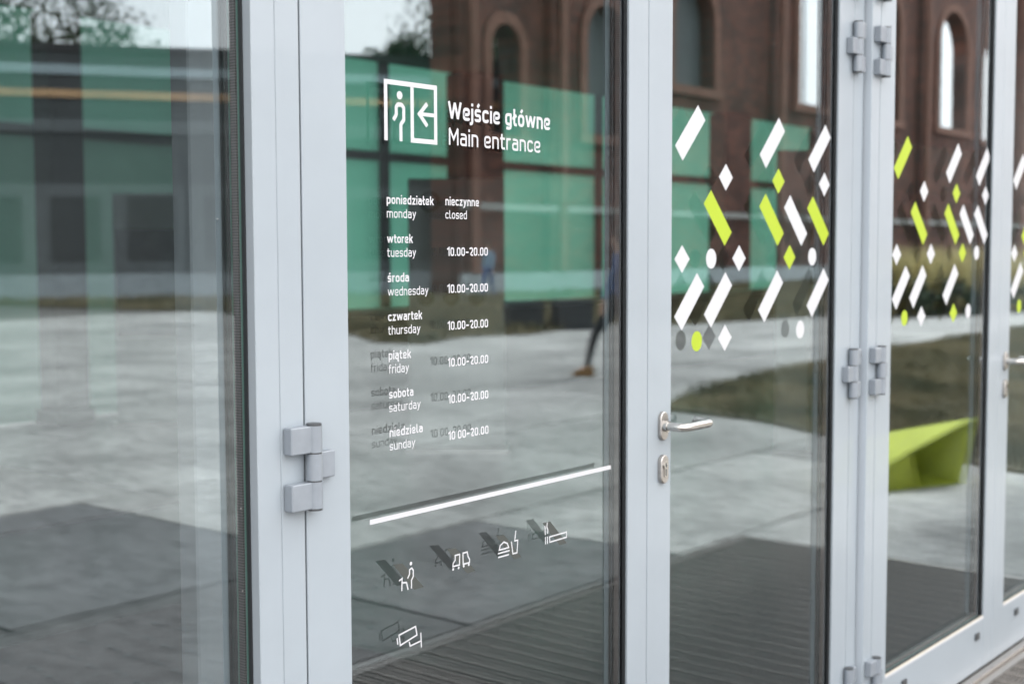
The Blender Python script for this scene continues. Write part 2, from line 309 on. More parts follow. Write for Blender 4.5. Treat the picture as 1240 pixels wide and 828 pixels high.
# ---------------------------------------------------- stroke lettering in the manner of an engineering face
X = .735
def glyph(ch, h):
    """-> width, list of (points, radius, closed)"""
    W_ = .57 if h > .08 else .53; w = W_; r = .20; S_ = []
    a = lambda p, r=0, c=False: S_.append((p, r, c))
    if ch == 'o' or ch == 'ó':
        a([(h,h),(w-h,h),(w-h,X-h),(h,X-h)], r, True)
        if ch == 'ó': a([(w/2-.03,.84),(w/2+.12,1.03)])
    elif ch == 'n': a([(h,0),(h,X)]); a([(h,X-h),(w-h,X-h),(w-h,0)], r)
    elif ch == 'h': a([(h,0),(h,1.02)]); a([(h,X-h),(w-h,X-h),(w-h,0)], r)
    elif ch == 'u': a([(w-h,0),(w-h,X)]); a([(h,X),(h,h),(w-h,h)], r)
    elif ch == 'm': w = .84; a([(h,0),(h,X)]); a([(h,X-h),(w/2,X-h),(w/2,0)], .16); a([(w/2-.02,X-h),(w-h,X-h),(w-h,0)], .16)
    elif ch == 'r': w = .37; a([(h,0),(h,X)]); a([(h,X-.26),(h,X-h),(w,X-h)], .18)
    elif ch == 'i': w = 2*h; a([(h,0),(h,X)]); a([(h,.86),(h,1.02)])
    elif ch == 'j': w = 2*h; a([(h,X),(h,-.22+h),(-.12,-.22+h)], .14); a([(h,.86),(h,1.02)])
    elif ch in 'lł':
        w = .30 if ch == 'l' else .34; a([(h+(.04 if ch == 'ł' else 0),1.02),(h+(.04 if ch == 'ł' else 0),h),(w,h)], .14)
        if ch == 'ł': a([(-.04,.42),(w-.02,.66)])
    elif ch == 't': w = .38; a([(h+.07,.95),(h+.07,h),(w,h)], .14); a([(0,X-h),(w,X-h)])
    elif ch == 'f': w = .36; a([(h+.07,0),(h+.07,1.02-h),(w,1.02-h)], .15); a([(0,X-h),(w-.02,X-h)])
    elif ch == 'd': a([(w-h,0),(w-h,1.02)]); a([(w-h,X-h),(h,X-h),(h,h),(w-h,h)], r)
    elif ch == 'b': a([(h,0),(h,1.02)]); a([(h,X-h),(w-h,X-h),(w-h,h),(h,h)], r)
    elif ch == 'p': a([(h,-.24),(h,X)]); a([(h,X-h),(w-h,X-h),(w-h,h),(h,h)], r)
    elif ch == 'g': a([(w-h,X-h),(h,X-h),(h,h),(w-h,h)], r); a([(w-h,X),(w-h,-.24+h),(h+.02,-.24+h)], .16)
    elif ch == 'c': w -= .03; a([(w-h,X-.2),(w-h,X-h),(h,X-h),(h,h),(w-h,h),(w-h,.2)], .19)
    elif ch == 'e': a([(h,X/2-.02),(w-h,X/2-.02),(w-h,X-h),(h,X-h),(h,h),(w-h-.01,h),(w-h+.01,.17)], .17)
    elif ch in 'aą':
        w -= .01; a([(.06,X-h),(w-h,X-h),(w-h,0)], .17); a([(w-h,.43),(h,.43),(h,h),(w-h,h)], .14)
        if ch == 'ą': a([(w-h,.02),(w-h-.08,-.08),(w-h-.05,-.19),(w+.01,-.2)], .05)
    elif ch in 'sś':
        w -= .04; a([(w-h,X-.17),(w-h,X-h),(h,X-h),(h,X/2),(w-h,X/2),(w-h,h),(h,h),(h,.17)], .13)
        if ch == 'ś': a([(w/2-.03,.84),(w/2+.12,1.03)])
    elif ch == 'k': a([(h,0),(h,1.02)]); a([(h,.27),(w-h,X)]); a([(.24,.46),(w-h+.01,0)])
    elif ch == 'w': w = .90; a([(h*.8,X),(.27*w,h*.5)]); a([(.27*w,h*.5),(w/2,X-.03)]); a([(w/2,X-.03),(.73*w,h*.5)]); a([(.73*w,h*.5),(w-h*.8,X)])
    elif ch == 'y': a([(h*.9,X),(w/2+.01,.05)]); a([(w-h*.9,X),(w/2-.13,-.24+h),(.02,-.24+h)], .1)
    elif ch == 'z': w -= .05; a([(.03,X-h),(w-h*1.2,X-h),(h*1.2,h),(w-.02,h)])
    elif ch == 'W': w = 1.06; a([(h*.8,1),(.28*w,h*.5)]); a([(.28*w,h*.5),(w/2,.94)]); a([(w/2,.94),(.72*w,h*.5)]); a([(.72*w,h*.5),(w-h*.8,1)])
    elif ch == 'M': w = .74; a([(h,0),(h,.97)]); a([(w-h,0),(w-h,.97)]); a([(h*.8,1),(w/2,.36),(w-h*.8,1)])
    elif ch == '0': a([(h,h),(w-h,h),(w-h,1-h),(h,1-h)], .23, True)
    elif ch == '1': w = .40; a([(.03,.77),(w-h,.96),(w-h,0)])
    elif ch == '2': a([(h,.76),(h,1-h),(w-h,1-h),(w-h,.60),(h+.02,h),(w,h)], .17)
    elif ch == '.': w = 2*h+.02; a([(w/2,0),(w/2,2*h+.01)])
    elif ch == '–': w = .46; a([(.02,.42),(w-.02,.42)])
    elif ch == ' ': w = .24
    elif ch == '_': w = 2*h+.02
    return w, S_
def text_line(film, s, x0, z0, x1, cap, bold):
    h = .084 if bold else .062; gap = .10 if bold else .115
    pen = 0; items = []
    for ch in s:
        w, st = glyph(ch, h)
        items.append((pen, st)); pen += w + gap
    tot = pen - gap; k = (x1-x0)/tot
    for px, st in items:
        for pts, r, c in st:
            q = fillet([Vector(p) for p in pts], r, c) if r else [Vector(p) for p in pts]
            q = [Vector((x0+(px+p[0])*k, z0+p[1]*cap)) for p in q]      # stroke weight stays even after the letters are fitted
            a, b_ = ribbon(q, 2*h*(k*.55+cap*.45), c); y = film._y(); b = len(film.v); n = len(q)
            T = lambda p: (p[0], y, p[1])
            film.v += [T(p) for p in a] + [T(p) for p in b_]
            for i in range(n if c else n-1): j = (i+1) % n; film.f.append((b+i, b+j, b+n+j, b+n+i))

# ================================================================== ENTRANCE
ZB, ZT = -.022, 2.50      # leaf bottom, top
def igu(parent, x0, x1, z0, z1, yf, sp0=.008, sp1=.022, t2=.008, deep=0.0):
    """insulating glass unit: outer pane, spacer, inner pane"""
    def pane(name, ya, yb, m):
        mb = MB(); v = [(x0,ya,z0),(x1,ya,z0),(x1,yb,z0),(x0,yb,z0),(x0,ya,z1),(x1,ya,z1),(x1,yb,z1),(x0,yb,z1)]
        mb.add(v, [(0,1,5,4)], 0); mb.add(v, [(2,3,7,6)], 1); mb.add(v, [(0,3,2,1),(4,5,6,7),(1,2,6,5),(3,0,4,7)], 2)
        me = bpy.data.meshes.new(name); me.from_pydata(mb.v, [], mb.f); me.update(); me.polygons.foreach_set('material_index', mb.mi)
        return link(name, me, [m, M['g_clear'], M['g_edge']], parent)
    p1 = pane('glass_pane', yf, yf+sp0, M['g_out']); p1['label'] = 'outer glass pane mirroring the plaza'
    p2 = pane('glass_pane', yf+sp1, yf+sp1+t2, M['g_in']); p2['label'] = 'inner glass pane'
    a, b = yf+sp0+.0005, yf+sp1-.0005; s = .004; mb = MB()
    mb.box(x0+.0003, x0+s, a, b, z0+.0003, z1-.0003); mb.box(x1-s, x1-.0003, a, b, z0+.0003, z1-.0003)
    mb.box(x0+s, x1-s, a, b, z0+.0003, z0+s); mb.box(x0+s, x1-s, a, b, z1-s, z1-.0003)
    mb.build('spacer_bar', M['spacer'], parent)
    g = MB(); q = .0035
    for (ya, yb) in ((yf-.0075, yf-.0004), (yf+sp1+t2+.0004, yf+sp1+t2+.006+deep)):
        g.box(x0+.0003, x0+q, ya, yb, z0+.0003, z1-.0003); g.box(x1-q, x1-.0003, ya, yb, z0+.0003, z1-.0003)
        g.box(x0+q, x1-q, ya, yb, z0+.0003, z0+q); g.box(x0+q, x1-q, ya, yb, z1-q, z1-.0003)
    g.build('gasket', M['black'], parent)
    return p1
def hinge(parent, x, y0, zc, side):
    """side=+1: leaf to the right of the hinge line (middle wing right), -1 mirrored"""
    H3 = .0462; root = bpy.data.objects.new('hinge', None); C.objects.link(root); root.parent = parent; root.location = (x, y0, zc)
    cx = .006*side; cyy = -.0145; r = .0135
    k = MB(); e = MB(); wn = MB(); w2 = MB()
    for i, (a, b) in enumerate(((-1.5, -.5), (-.5, .5), (.5, 1.5))):
        k.cyl((cx, cyy, a*H3+.0013), (cx, cyy, b*H3-.0013), r, n=28)
    for zz in (-1.5, -.5, .5, 1.5): e.cyl((cx, cyy, zz*H3-.0024), (cx, cyy, zz*H3+.0024), r*.90 if abs(zz) < 1 else r*.93, n=28)
    for (a, b) in ((-1.5, -.5), (.5, 1.5)):
        x0, x1 = (-.048, cx-.004) if side > 0 else (cx+.004, .030)
        wn.box(x0, x1, -.021, -.0004, a*H3+.001, b*H3-.001, ch=.0018)
    x0, x1 = (cx+.004, .055) if side > 0 else (-.052, cx-.004)
    th = -.013 if side > 0 else -.021
    w2.box(x0, x1, th, -.0004, -.5*H3+.001, .5*H3-.001, ch=.0018)
    me = k.mesh('knuckle', True)
    for m_, n_, mb_ in ((M['hinge'], 'knuckle', None), (M['bronze'], 'pin_ring', e), (M['hinge'], 'fixed_wing', wn), (M['hinge'], 'leaf_wing', w2)):
        link(n_, me if mb_ is None else mb_.mesh(n_, True if n_ == 'pin_ring' else False), m_, root)
    return root
def stadium(cx, cz, hw, hh, n=12):
    p = [(cx+hw*math.cos(math.pi*i/n), cz+hh-hw+hw*math.sin(math.pi*i/n)) for i in range(n+1)]
    p += [(cx-hw*math.cos(math.pi*i/n), cz-hh+hw-hw*math.sin(math.pi*i/n)) for i in range(n+1)]
    return p
def plate(mb, cx, cz, hw, hh, ya, yb, mi=0):
    p = stadium(cx, cz, hw, hh); q = stadium(cx, cz, hw-.002, hh-.002); n = len(p)
    v = [(x, ya, z) for x, z in p] + [(x, yb+.002, z) for x, z in p] + [(x, yb, z) for x, z in q]
    f = [(i, (i+1) % n, n+(i+1) % n, n+i) for i in range(n)] + [(n+i, n+(i+1) % n, 2*n+(i+1) % n, 2*n+i) for i in range(n)] + [tuple(range(2*n, 3*n))]
    mb.add(v, f, mi)
def handle_set(parent, x, y0, inside=True):
    rz = MB(); plate(rz, x, 1.052, .0155, .033, y0-.0003, y0-.009); rz.build('handle_rosette', M['steel_plate'], parent, True)
    pts = [(x, y0-.009, 1.052), (x, y0-.040, 1.052)]
    for i in range(1, 7): t = i/6*math.pi/2; pts.append((x+.022*(1-math.cos(t)), y0-.040-.022*math.sin(t), 1.052))
    pts.append((x+.098, y0-.062, 1.052))
    for i in range(1, 7): t = i/6*math.pi/2; pts.append((x+.098+.022*math.sin(t), y0-.062+.022*(1-math.cos(t)), 1.052))
    pts.append((x+.120, y0-.014, 1.052))
    hb = MB(); hb.tube(pts, .0098, 18); hb.cyl((x, y0-.009, 1.052), (x, y0-.019, 1.052), .0125, n=24)
    hb.build('handle_lever', M['steel'], parent, True)
    es = MB(); plate(es, x, .953, .0155, .033, y0-.0003, y0-.0105); eo = es.build('lock_escutcheon', M['steel_plate'], parent, True)
    kk = MB(); kk.cyl((x, y0-.0107, .9625), (x, y0-.0135, .9625), .0088, n=24); kk.box(x-.005, x+.005, y0-.0133, y0-.0107, .936, .958)
    kk.build('lock_cylinder', M['steel'], eo, True)
    sl_ = MB(); sl_.box(x-.0012, x+.0012, y0-.0142, y0-.0136, .957, .968); sl_.cyl((x, y0-.0136, .9625), (x, y0-.0139, .9625), .003, n=12)
    sl_.box(x-.0016, x+.0016, y0-.0137, y0-.0134, .938, .954)
    sl_.build('keyhole', M['bronze'], eo)
    if inside:
        yi = y0+.066; rz = MB(); rz.tube([(x, yi, 1.052), (x, yi+.05, 1.052), (x+.012, yi+.06, 1.052), (x+.11, yi+.06, 1.052), (x+.12, yi+.05, 1.052), (x+.12, yi+.01, 1.052)], .0098, 12)
        o = rz.build('handle_lever', M['steel'], parent, True); o['label'] = 'inner lever of the same handle'
def door(x0, x1, g0, g1, y0, label, hz, hside, handle_x=None):
    d = empty('glass_door', (0, 0, 0), label, 'door', 'glazed aluminium entrance doors in one row')
    D_ = .065; e = .0012
    def stile(a, b, grooves):
        mb = MB(); cuts = [a] + grooves + [b]
        for i in range(len(cuts)-1):
            mb.box(cuts[i]+(.0005 if i else 0), cuts[i+1]-(.0005 if i < len(cuts)-2 else 0), y0, y0+D_, ZB, ZT, ch=.0012)
        if grooves: mb.box(a+.004, b-.004, y0+.003, y0+D_-.003, ZB+.003, ZT-.003, 1)
        mb.build('stile', [M['alu'], M['dark_gap']], d)
    stile(x0+e, g0, [])
    stile(g1, x1-e, [])
    box('top_rail', (g0+.0003, g1-.0003, y0+.0008, y0+D_-.001, 2.395, ZT), M['alu'], d, ch=.001)
    box('bottom_rail', (g0+.0003, g1-.0003, y0+.0006, y0+D_-.001, ZB, .150), M['alu'], d, ch=.001)
    b = MB(); b.box(g0+.0004, g1-.0004, y0+.0020, y0+.0128, .1504, .160, 0)
    b.build('glazing_bead', M['bead'], d)
    box('drip_lip', (g0+.0004, g1-.0004, y0-.0006, y0+.0018, .1504, .1575), M['white'], d)
    igu(d, g0, g1, .160, 2.395, y0+.013)
    for zc in hz: hinge(d, x0 if hside > 0 else x1, y0, zc, hside)
    for xx in ((g0+.14, g1-.065) if g1-g0 > .5 else ()):
        c = MB(); c.box(xx-.017, xx+.017, y0-.006, y0-.0004, .089, .113, ch=.001); o = c.build('drain_cap', M['bronze'], d)
    if handle_x: handle_set(d, handle_x, y0)
    return d
HZ = (.174, 1.099, 2.016, 2.232)
dA = door(1.4575, 2.4785, 1.558, 2.401, 0, 'wide glass door carrying the white lettering with opening hours and small pictograms', HZ, 1)
dB = door(2.4785, 3.5275, 2.576, 3.433, 0, 'glass door with steel lever handle right of the door with opening hours', HZ, -1, 2.537)
dC = door(3.662, 4.701, 3.766, 4.610, -.02, 'glass door behind which the green wedge is mirrored, with lime parallelogram in its top left corner', HZ, 1)
dD = door(4.701, 5.75, 4.814, 5.655, -.02, 'rightmost glass door, cut by the photo edge, with small steel lever handle', HZ, -1, 4.766)

# ---- lettering on door A
FY = .0127
for i, (pl, en) in enumerate((('poniedziałek', 'monday'), ('wtorek', 'tuesday'), ('środa', 'wednesday'), ('czwartek', 'thursday'), ('piątek', 'friday'), ('sobota', 'saturday'), ('niedziela', 'sunday'))):
    zb = 1.5335 - i*.0685; wpl = (.122, .066, .055, .089, .059, .064, .088)[i]; wen = (.075, .074, .106, .084, .053, .083, .068)[i]
    f = Film(FY); text_line(f, pl, 1.6655+i*.0003, zb, 1.6655+wpl, .0158, True); f.build('lettering', M['white'], dA, f'bold white day name {pl}')
    f = Film(FY); text_line(f, en, 1.6655+i*.0003, zb-.0242, 1.6655+wen, .0155, False); f.build('lettering', M['white'], dA, f'thin white day name {en}')
    if i == 0:
        f = Film(FY); text_line(f, 'nieczynne', 1.819, zb+.001, 1.914, .0158, True); f.build('lettering', M['white'], dA, 'bold white word nieczynne')
        f = Film(FY); text_line(f, 'closed', 1.819, zb-.0235, 1.879, .0155, False); f.build('lettering', M['white'], dA, 'thin white word closed')
    else:
        f = Film(FY); text_line(f, '10_00–20.00' if i == 6 else '10.00–20.00', 1.8225, zb-.0235, 1.9395, .0158, True); f.build('lettering', M['white'], dA, 'white opening hours 10 00 to 20.00' )
f = Film(FY); text_line(f, 'Wejście główne', 1.828, 1.6925, 2.136, .0325, True); f.build('lettering', M['white'], dA, 'large bold white title Wejście główne')
f = Film(FY); text_line(f, 'Main entrance', 1.8295, 1.6455, 2.104, .031, False); f.build('lettering', M['white'], dA, 'large thin white title Main entrance')
f = Film(FY); f.poly([(1.616, .9735), (2.353, .9755), (2.353, .9845), (1.616, .9825)]); f.build('divider_line', M['white'], dA)
def rot(pts): return pts
# entrance pictogram
f = Film(FY)
f.stroke([(1.6655,1.6435),(1.6655,1.7450),(1.7940,1.7455),(1.7940,1.6475),(1.7322,1.6475),(1.7322,1.7415)], .0084)
f.stroke([(1.6842,1.6800),(1.6915,1.6895),(1.6915,1.7030),(1.6961,1.7078),(1.7049,1.7078),(1.7105,1.7031),(1.7105,1.6819),(1.7030,1.6734),(1.7030,1.6440)], .0074, .003)
f.stroke([(1.7715,1.7150),(1.7510,1.6952),(1.7715,1.6752)], .0078); f.stroke([(1.7535,1.6955),(1.7905,1.6955)], .0066)
f.disc(1.7005, 1.7240, .0072)
f.build('entrance_pictogram', M['white'], dA, 'white pictogram of a figure and an arrow in a door frame')
ICON = {
'dog': ([[(1.7102,.8602),(1.7154,.8671),(1.7155,.8752),(1.7213,.8772),(1.7254,.8723),(1.7252,.8613),(1.7204,.8551),(1.7202,.8398)], [(1.6879,.8599),(1.696,.863),(1.6948,.8403)], [(1.6959,.8552),(1.7074,.8534),(1.7113,.8393)]], [(1.7192,.8860,.0034)], [(1.6727,.8923),(1.6977,.8907),(1.7537,.8359),(1.7277,.8357)], 'white pictogram of a person with a dog'),
'skate': ([[(1.8403,.8785),(1.8532,.8785),(1.8523,.8584),(1.8338,.8584),(1.8346,.8647),(1.8402,.8694)], [(1.8625,.8789),(1.8749,.8789),(1.8771,.87),(1.8816,.8634),(1.8815,.8574),(1.8630,.8575)]], [(1.8345,.8532,.0026),(1.85,.8532,.0026),(1.8646,.8536,.0026),(1.8792,.8536,.0026)], [(1.8166,.8947),(1.8422,.8925),(1.8993,.8381),(1.8746,.8374)], 'white pictogram of a pair of roller skates'),
'food': ([[(1.9705,.8653),(1.9737,.8740),(1.9853,.8788),(1.996,.8740),(2.0,.8653)]], [], [(1.96,.8949),(1.9853,.8935),(2.0411,.8388),(2.0177,.8379)], 'white pictogram of a burger and a drink cup'),
'smoke': ([[(2.1332,.8635),(2.1916,.8640),(2.1916,.8530),(2.1337,.8525)]], [], [(2.1094,.8961),(2.1356,.8955),(2.1928,.8403),(2.1681,.8401)], 'white pictogram of a smoking cigarette'),
'cam': ([[(1.6867,.7612),(1.7303,.7675),(1.7336,.7509),(1.6898,.7419)]], [], None, 'white pictogram of a surveillance camera')}
closed = {'dog': (), 'skate': (0, 1), 'food': (0,), 'smoke': (0,), 'cam': (0,)}
extra = {'food': [[(1.9664,.8588),(2.0027,.8588)], [(1.9672,.8511),(2.0010,.8511)], [(2.0083,.8762),(2.0131,.8504),(2.026,.8500),(2.0288,.8752),(2.0190,.8752)], [(2.0226,.8952),(2.0186,.8740)]],
 'smoke': [[(2.1175,.8894),(2.1186,.87)], [(2.1253,.8948),(2.1239,.8857),(2.1273,.8797),(2.1262,.8718)], [(2.1189,.8659),(2.1194,.8505)], [(2.1256,.8656),(2.1261,.8502)]],
 'cam': [[(1.6816,.757),(1.6834,.7446)], [(1.7129,.7432),(1.7155,.7346),(1.7456,.7375)], [(1.744,.7528),(1.7454,.7251)]]}
for k, (st, discs, slash, lab) in ICON.items():
    if slash:
        s_ = Film(FY+.0002); s_.poly(slash); s_.build('prohibition_bar', M['greyv'], dA)
    f = Film(FY)
    for i, p in enumerate(st): f.stroke(p, .0030, close=(i in closed[k]))
    for p in extra.get(k, []): f.stroke(p, .0029)
    for x, z, r_ in discs: f.disc(x, z, r_, 14)
    f.build('pictogram', M['white'], dA, lab)

# ---- stickers
def para(x, z, u, right=True, m='white'):     # x,z = top vertex
    if right: return [(x, z), (x+u, z-u), (x-2*u, z-4*u), (x-3*u, z-3*u)]
    return [(x, z), (x+3*u, z-3*u), (x+2*u, z-4*u), (x-u, z-u)]
def sticker(door_, kind, x, z, u, y, colr, lab=None):
    f = Film(y)
    if kind == 'P': f.poly(para(x, z, u)); n = 'parallelogram_sticker'
    elif kind == 'L': f.poly(para(x, z, u, False)); n = 'parallelogram_sticker'
    elif kind == 'd': f.poly([(x, z+u*.98), (x+u, z), (x, z-u*.98), (x-u, z)]); n = 'diamond_sticker'
    else: f.disc(x, z, u*.72); n = 'circle_sticker'
    o = f.build(n, M[colr], door_)
    if colr == 'lime': o['label'] = 'lime green ' + n.replace('_', ' ')
u = .0333
B_ST = [('P',2.708,1.790,0),('P',3.109,1.791,0),('P',3.378,1.792,0),('d',2.840,1.627,0),('d',3.110,1.628,1),('d',3.376,1.629,0),
 ('L',2.770,1.594,1),('L',3.042,1.594,1),('L',3.176,1.594,0),('L',3.308,1.595,1),('d',2.641,1.430,0),('c',2.773,1.430,0),('d',2.908,1.430,0),('d',3.176,1.431,1),('c',3.308,1.432,0),
 ('P',2.708,1.397,0),('P',2.841,1.397,0),('P',3.108,1.398,0),('P',3.378,1.400,0),('c',2.709,1.235,1),('d',2.841,1.236,0),('c',3.242,1.237,0)]
for k, x, z, l in B_ST: sticker(dB, k, x, z, u, FY, 'lime' if l else 'white')
C_ST = [('P',3.897,1.794,1),('P',4.312,1.797,0),('P',4.581,1.798,0),('d',4.032,1.631,0),('d',4.305,1.633,1),('d',4.575,1.634,0),
 ('L',3.963,1.598,1),('L',4.237,1.599,1),('L',4.370,1.600,0),('L',4.504,1.601,0),('d',3.828,1.435,0),('d',4.096,1.436,0),('d',4.370,1.438,1),('c',4.501,1.438,0),
 ('P',3.898,1.402,0),('P',4.030,1.402,0),('P',4.302,1.403,0),('c',3.895,1.241,1),('d',4.027,1.241,0),('d',4.299,1.241,1),('c',4.433,1.242,0)]
for k, x, z, l in C_ST: sticker(dC, k, x, z, u*1.008, FY-.02, 'lime' if l else 'white')
D_ST = [('P',4.957,1.798,0),('d',4.886,1.435,0),('P',4.955,1.403,0),('c',4.950,1.241,1),('P',5.06,1.598,1),('d',5.02,1.436,1),('P',5.36,1.797,0),('d',5.09,1.631,0),('d',5.35,1.633,1),('L',5.28,1.600,0),('c',5.22,1.437,0),('P',5.22,1.403,0),('d',5.35,1.24,0),('P',5.55,1.797,1)]
for k, x, z, l in D_ST: sticker(dD, k, x, z, u*1.008, FY-.02, 'lime' if l else 'white')

# ---- fixed frame of the entrance
fr = empty('entrance_portal', (0, 0, 0), 'pale grey aluminium posts and head rail around the glass entrance doors', 'portal')
def post(a, b, y0, y1, z0=-.04, z1=2.62, m='alu', name='jamb', ch=.0012):
    return box(name, (a, b, y0, y1, z0, z1), M[m], fr, ch=ch)
post(1.3565, 1.4045, 0, .095); post(1.4053, 1.4555, .0006, .095)
box('joint_strip', (1.4018, 1.4585, .004, .060, -.03, 2.61), M['dark_gap'], fr)
post(3.530, 3.5905, .0003, .095)
box('joint_strip', (3.5895, 3.6025, .006, .090, -.03, 2.61), M['dark_gap'], fr)
post(3.6022, 3.6595, -.020, .095)
box('side_plate', (3.6014, 3.6021, -.0185, .006, -.03, 2.61), M['alu2'], fr)
box('joint_strip', (3.6580, 3.6632, -.014, .05, -.03, 2.61), M['dark_gap'], fr)
box('joint_strip', (2.4755, 2.4815, .006, .055, -.03, 2.61), M['black'], fr)
box('joint_strip', (4.6985, 4.7035, -.014, .045, -.03, 2.61), M['black'], fr)
post(5.7525, 5.86, -.02, .095)
box('head_rail', (1.3565, 3.5905, -.0005, .094, 2.505, 2.66), M['alu'], fr, ch=.001)
box('head_rail', (3.6022, 5.86, -.0206, .094, 2.505, 2.66), M['alu'], fr, ch=.001)
th = box('threshold', (1.3565, 3.60, -.030, .10, -.055, -.0275), M['steel_plate'], fr, ch=.002)
box('threshold', (3.6005, 5.86, -.052, .10, -.055, -.0275), M['steel_plate'], fr, ch=.002)

fw = empty('fixed_window', (0, 0, 0), 'tall fixed glass pane left of the hinged doors, cut by the photo edge', 'window')
box('window_frame', (-1.60, -1.50, 0, .095, -.04, 2.66), M['alu'], fw, ch=.0012)
box('sill_rail', (-1.499, 1.3562, .0005, .094, -.04, .12), M['alu'], fw)
box('head_rail', (-1.499, 1.3562, .0005, .094, 2.505, 2.66), M['alu'], fw)
igu(fw, -1.499, 1.3562, .1205, 2.5045, .026, deep=.012)

# ---- building above and around (mostly out of the picture)
bd = empty('entrance_building', (0, 0, 0), 'concrete wall above the glass entrance and an added slab that shades it', 'building')
box('upper_wall', (-4, 30, .0, .40, 2.665, 4.0), M['render'], bd)
box('side_wall', (5.87, 30, .0, .35, -.04, 2.663), M['render'], bd)
box('side_wall', (-4, -1.605, .0, .35, -.04, 2.663), M['render'], bd)
box('added_shade_slab', (-4, 30, -.40, -.003, 3.62, 3.95), M['render'], bd, ch=.01)  # unseen overhang, added to cut the sky light on the door frames
ce = box('lobby_ceiling', (-4, 30, .402, 8.70, 3.50, 4.0), M['ceil']); tag(ce, 'dark ceiling of the lobby behind the glass', kind='structure')
fl = box('lobby_floor', (-4, 30, .101, 9.4, -.2, -.040), M['floor_in']); tag(fl, 'dark floor of the lobby behind the glass', kind='structure')
w1 = box('lobby_wall', (-4.3, -4.003, -.0, 9.4, -.2, 4.0), M['inwall']); tag(w1, kind='structure')
w2 = box('lobby_wall', (30.003, 30.3, -.0, 9.4, -.2, 4.0), M['inwall']); tag(w2, kind='structure')

# ---- lobby: green glass wall
gw = empty('green_glass_wall', (0, 8.9, 0), 'green translucent glass wall at the back of the lobby', 'glass wall')
xs = [-3.9, -.8, 2.2, 5.2, 8.05, 10.66, 14.8, 18.2, 22.1, 26, 29.9]
for i in range(len(xs)-1):
    a, b = xs[i]+.06, xs[i+1]-.06
    for (z0, z1) in ((-.035, 2.45), (2.55, 3.78)):
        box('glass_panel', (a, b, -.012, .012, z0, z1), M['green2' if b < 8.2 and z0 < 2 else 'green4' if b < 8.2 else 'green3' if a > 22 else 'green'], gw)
for i, x in enumerate(xs):
    pale = False
    box('mullion', (x-.055, x+.055, -.07, .07, -.039, 3.8), M['gpale' if pale else 'gframe'], gw)
for i in range(len(xs)-1):
    box('transom', (xs[i]+.0555, xs[i+1]-.0555, -.03, .03, 2.452, 2.548), M['gband'], gw)
box('head_beam', (-3.9, 29.9, -.1, .2, 3.81, 4.0), M['gframe'], gw)
for n_, (x0, x1, y0, y1, lab) in enumerate(((6.30, 6.62, 8.5, 8.8, 'dark square column mirrored-over behind the far left of the fixed pane'), (11.62, 12.35, 8.5, 8.8, 'wide dark column seen behind the title lettering'), (17.6, 18.4, 8.5, 8.8, 'dark column seen behind the middle of the door with lever handle'), (20.9, 21.5, 8.5, 8.8, 'dark column seen behind the right edge of the door with lever handle'))):
    c = empty('lobby_column', ((x0+x1)/2, (y0+y1)/2, -.04), lab, 'column', 'dark columns inside the lobby')
    hx, hy = (x1-x0)/2, (y1-y0)/2
    box('shaft', (-hx, hx, -hy, hy, .12, 3.539), M['column'], c, ch=.02); box('base', (-hx-.02, hx+.02, -hy-.02, hy+.02, .0005, .119), M['counter'], c)
rc = empty('reception_counter', (12.1, 7.55, -.04), 'long low dark counter in front of the green glass wall', 'counter')
box('counter_body', (-4.0, 12, -.3, .0, .0005, .88), M['counter'], rc); box('counter_top', (-4.05, 12.05, -.38, .06, .882, .93), M['plinth'], rc)
gp = empty('grey_pillar', (1.70, .59, -.04), 'plain grey pillar just inside the fixed pane, beside its right edge', 'pillar')
box('shaft', (-.037, .042, -.03, .03, .0005, 3.539), M['greypost'], gp, ch=.004); box('foot_plate', (-.075, .08, -.09, .09, .0006, .012), M['steel_plate'], gp)
def board(x0, y0, x1, y1, h, lab, ring=False):
    L = math.hypot(x1-x0, y1-y0); b = empty('info_board', (x0, y0, -.04), lab, 'display board', 'freestanding info boards in the lobby', rz=math.atan2(y1-y0, x1-x0))
    box('board_panel', (0, L, 0, .05, .03, h), M['board'], b, ch=.004); box('foot_plate', (-.03, L+.03, -.15, .2, .0005, .028), M['steel_plate'], b)
    if ring:
        r_ = MB(); n = 32; v = []
        for i in range(n):
            t = 2*math.pi*i/n; v += [(.16+.075*math.cos(t), -.002, h-.17+.075*math.sin(t)), (.16+.055*math.cos(t), -.002, h-.17+.055*math.sin(t))]
        r_.add(v, [(2*i, (2*i+2) % (2*n), (2*i+3) % (2*n), 2*i+1) for i in range(n)]); r_.build('ring_print', M['olive'], b)
        for k in range(3):
            d_ = MB(); d_.cyl((.13+k*.19, -.001, h-.88), (.13+k*.19, -.003, h-.88), .06, n=24); d_.build('disc_print', M['olive'], b)
    else:
        box('picture', (.02, L-.02, -.006, -.0005, h-1.22, h-.30), M['board_pic'], b)
board(7.14, 5.16, 7.58, 4.60, 2.02, 'dark grey freestanding board with a green ring, behind the opening hours', True)
board(6.62, 8.12, 7.02, 7.70, 1.98, 'grey freestanding board with a dark picture, seen through the fixed pane', False)
fp = empty('frosted_panel', (8.63, 2.92, -.04), 'pale frosted glass panel standing in the lobby behind the lever handle door', 'panel', rz=math.atan2(-.18, .14))
box('sheet', (0, .24, 0, .02, .03, 2.2), M['frost'], fp); box('foot_rail', (-.02, .26, -.05, .07, .0005, .029), M['steel_plate'], fp)
for x0, x1, y0, y1, lab in ((3.4, 4.85, 4.8, 7.0, 'brown floor mat farther inside the lobby'), (1.2, 3.41, .6, 2.94, 'brown floor mat just inside the fixed pane')):
    m_ = box('floor_mat', (x0, x1, y0, y1, -.0395, -.028), M['brownmat'], ch=.003); tag(m_, lab, 'mat', 'brown mats on the lobby floor')

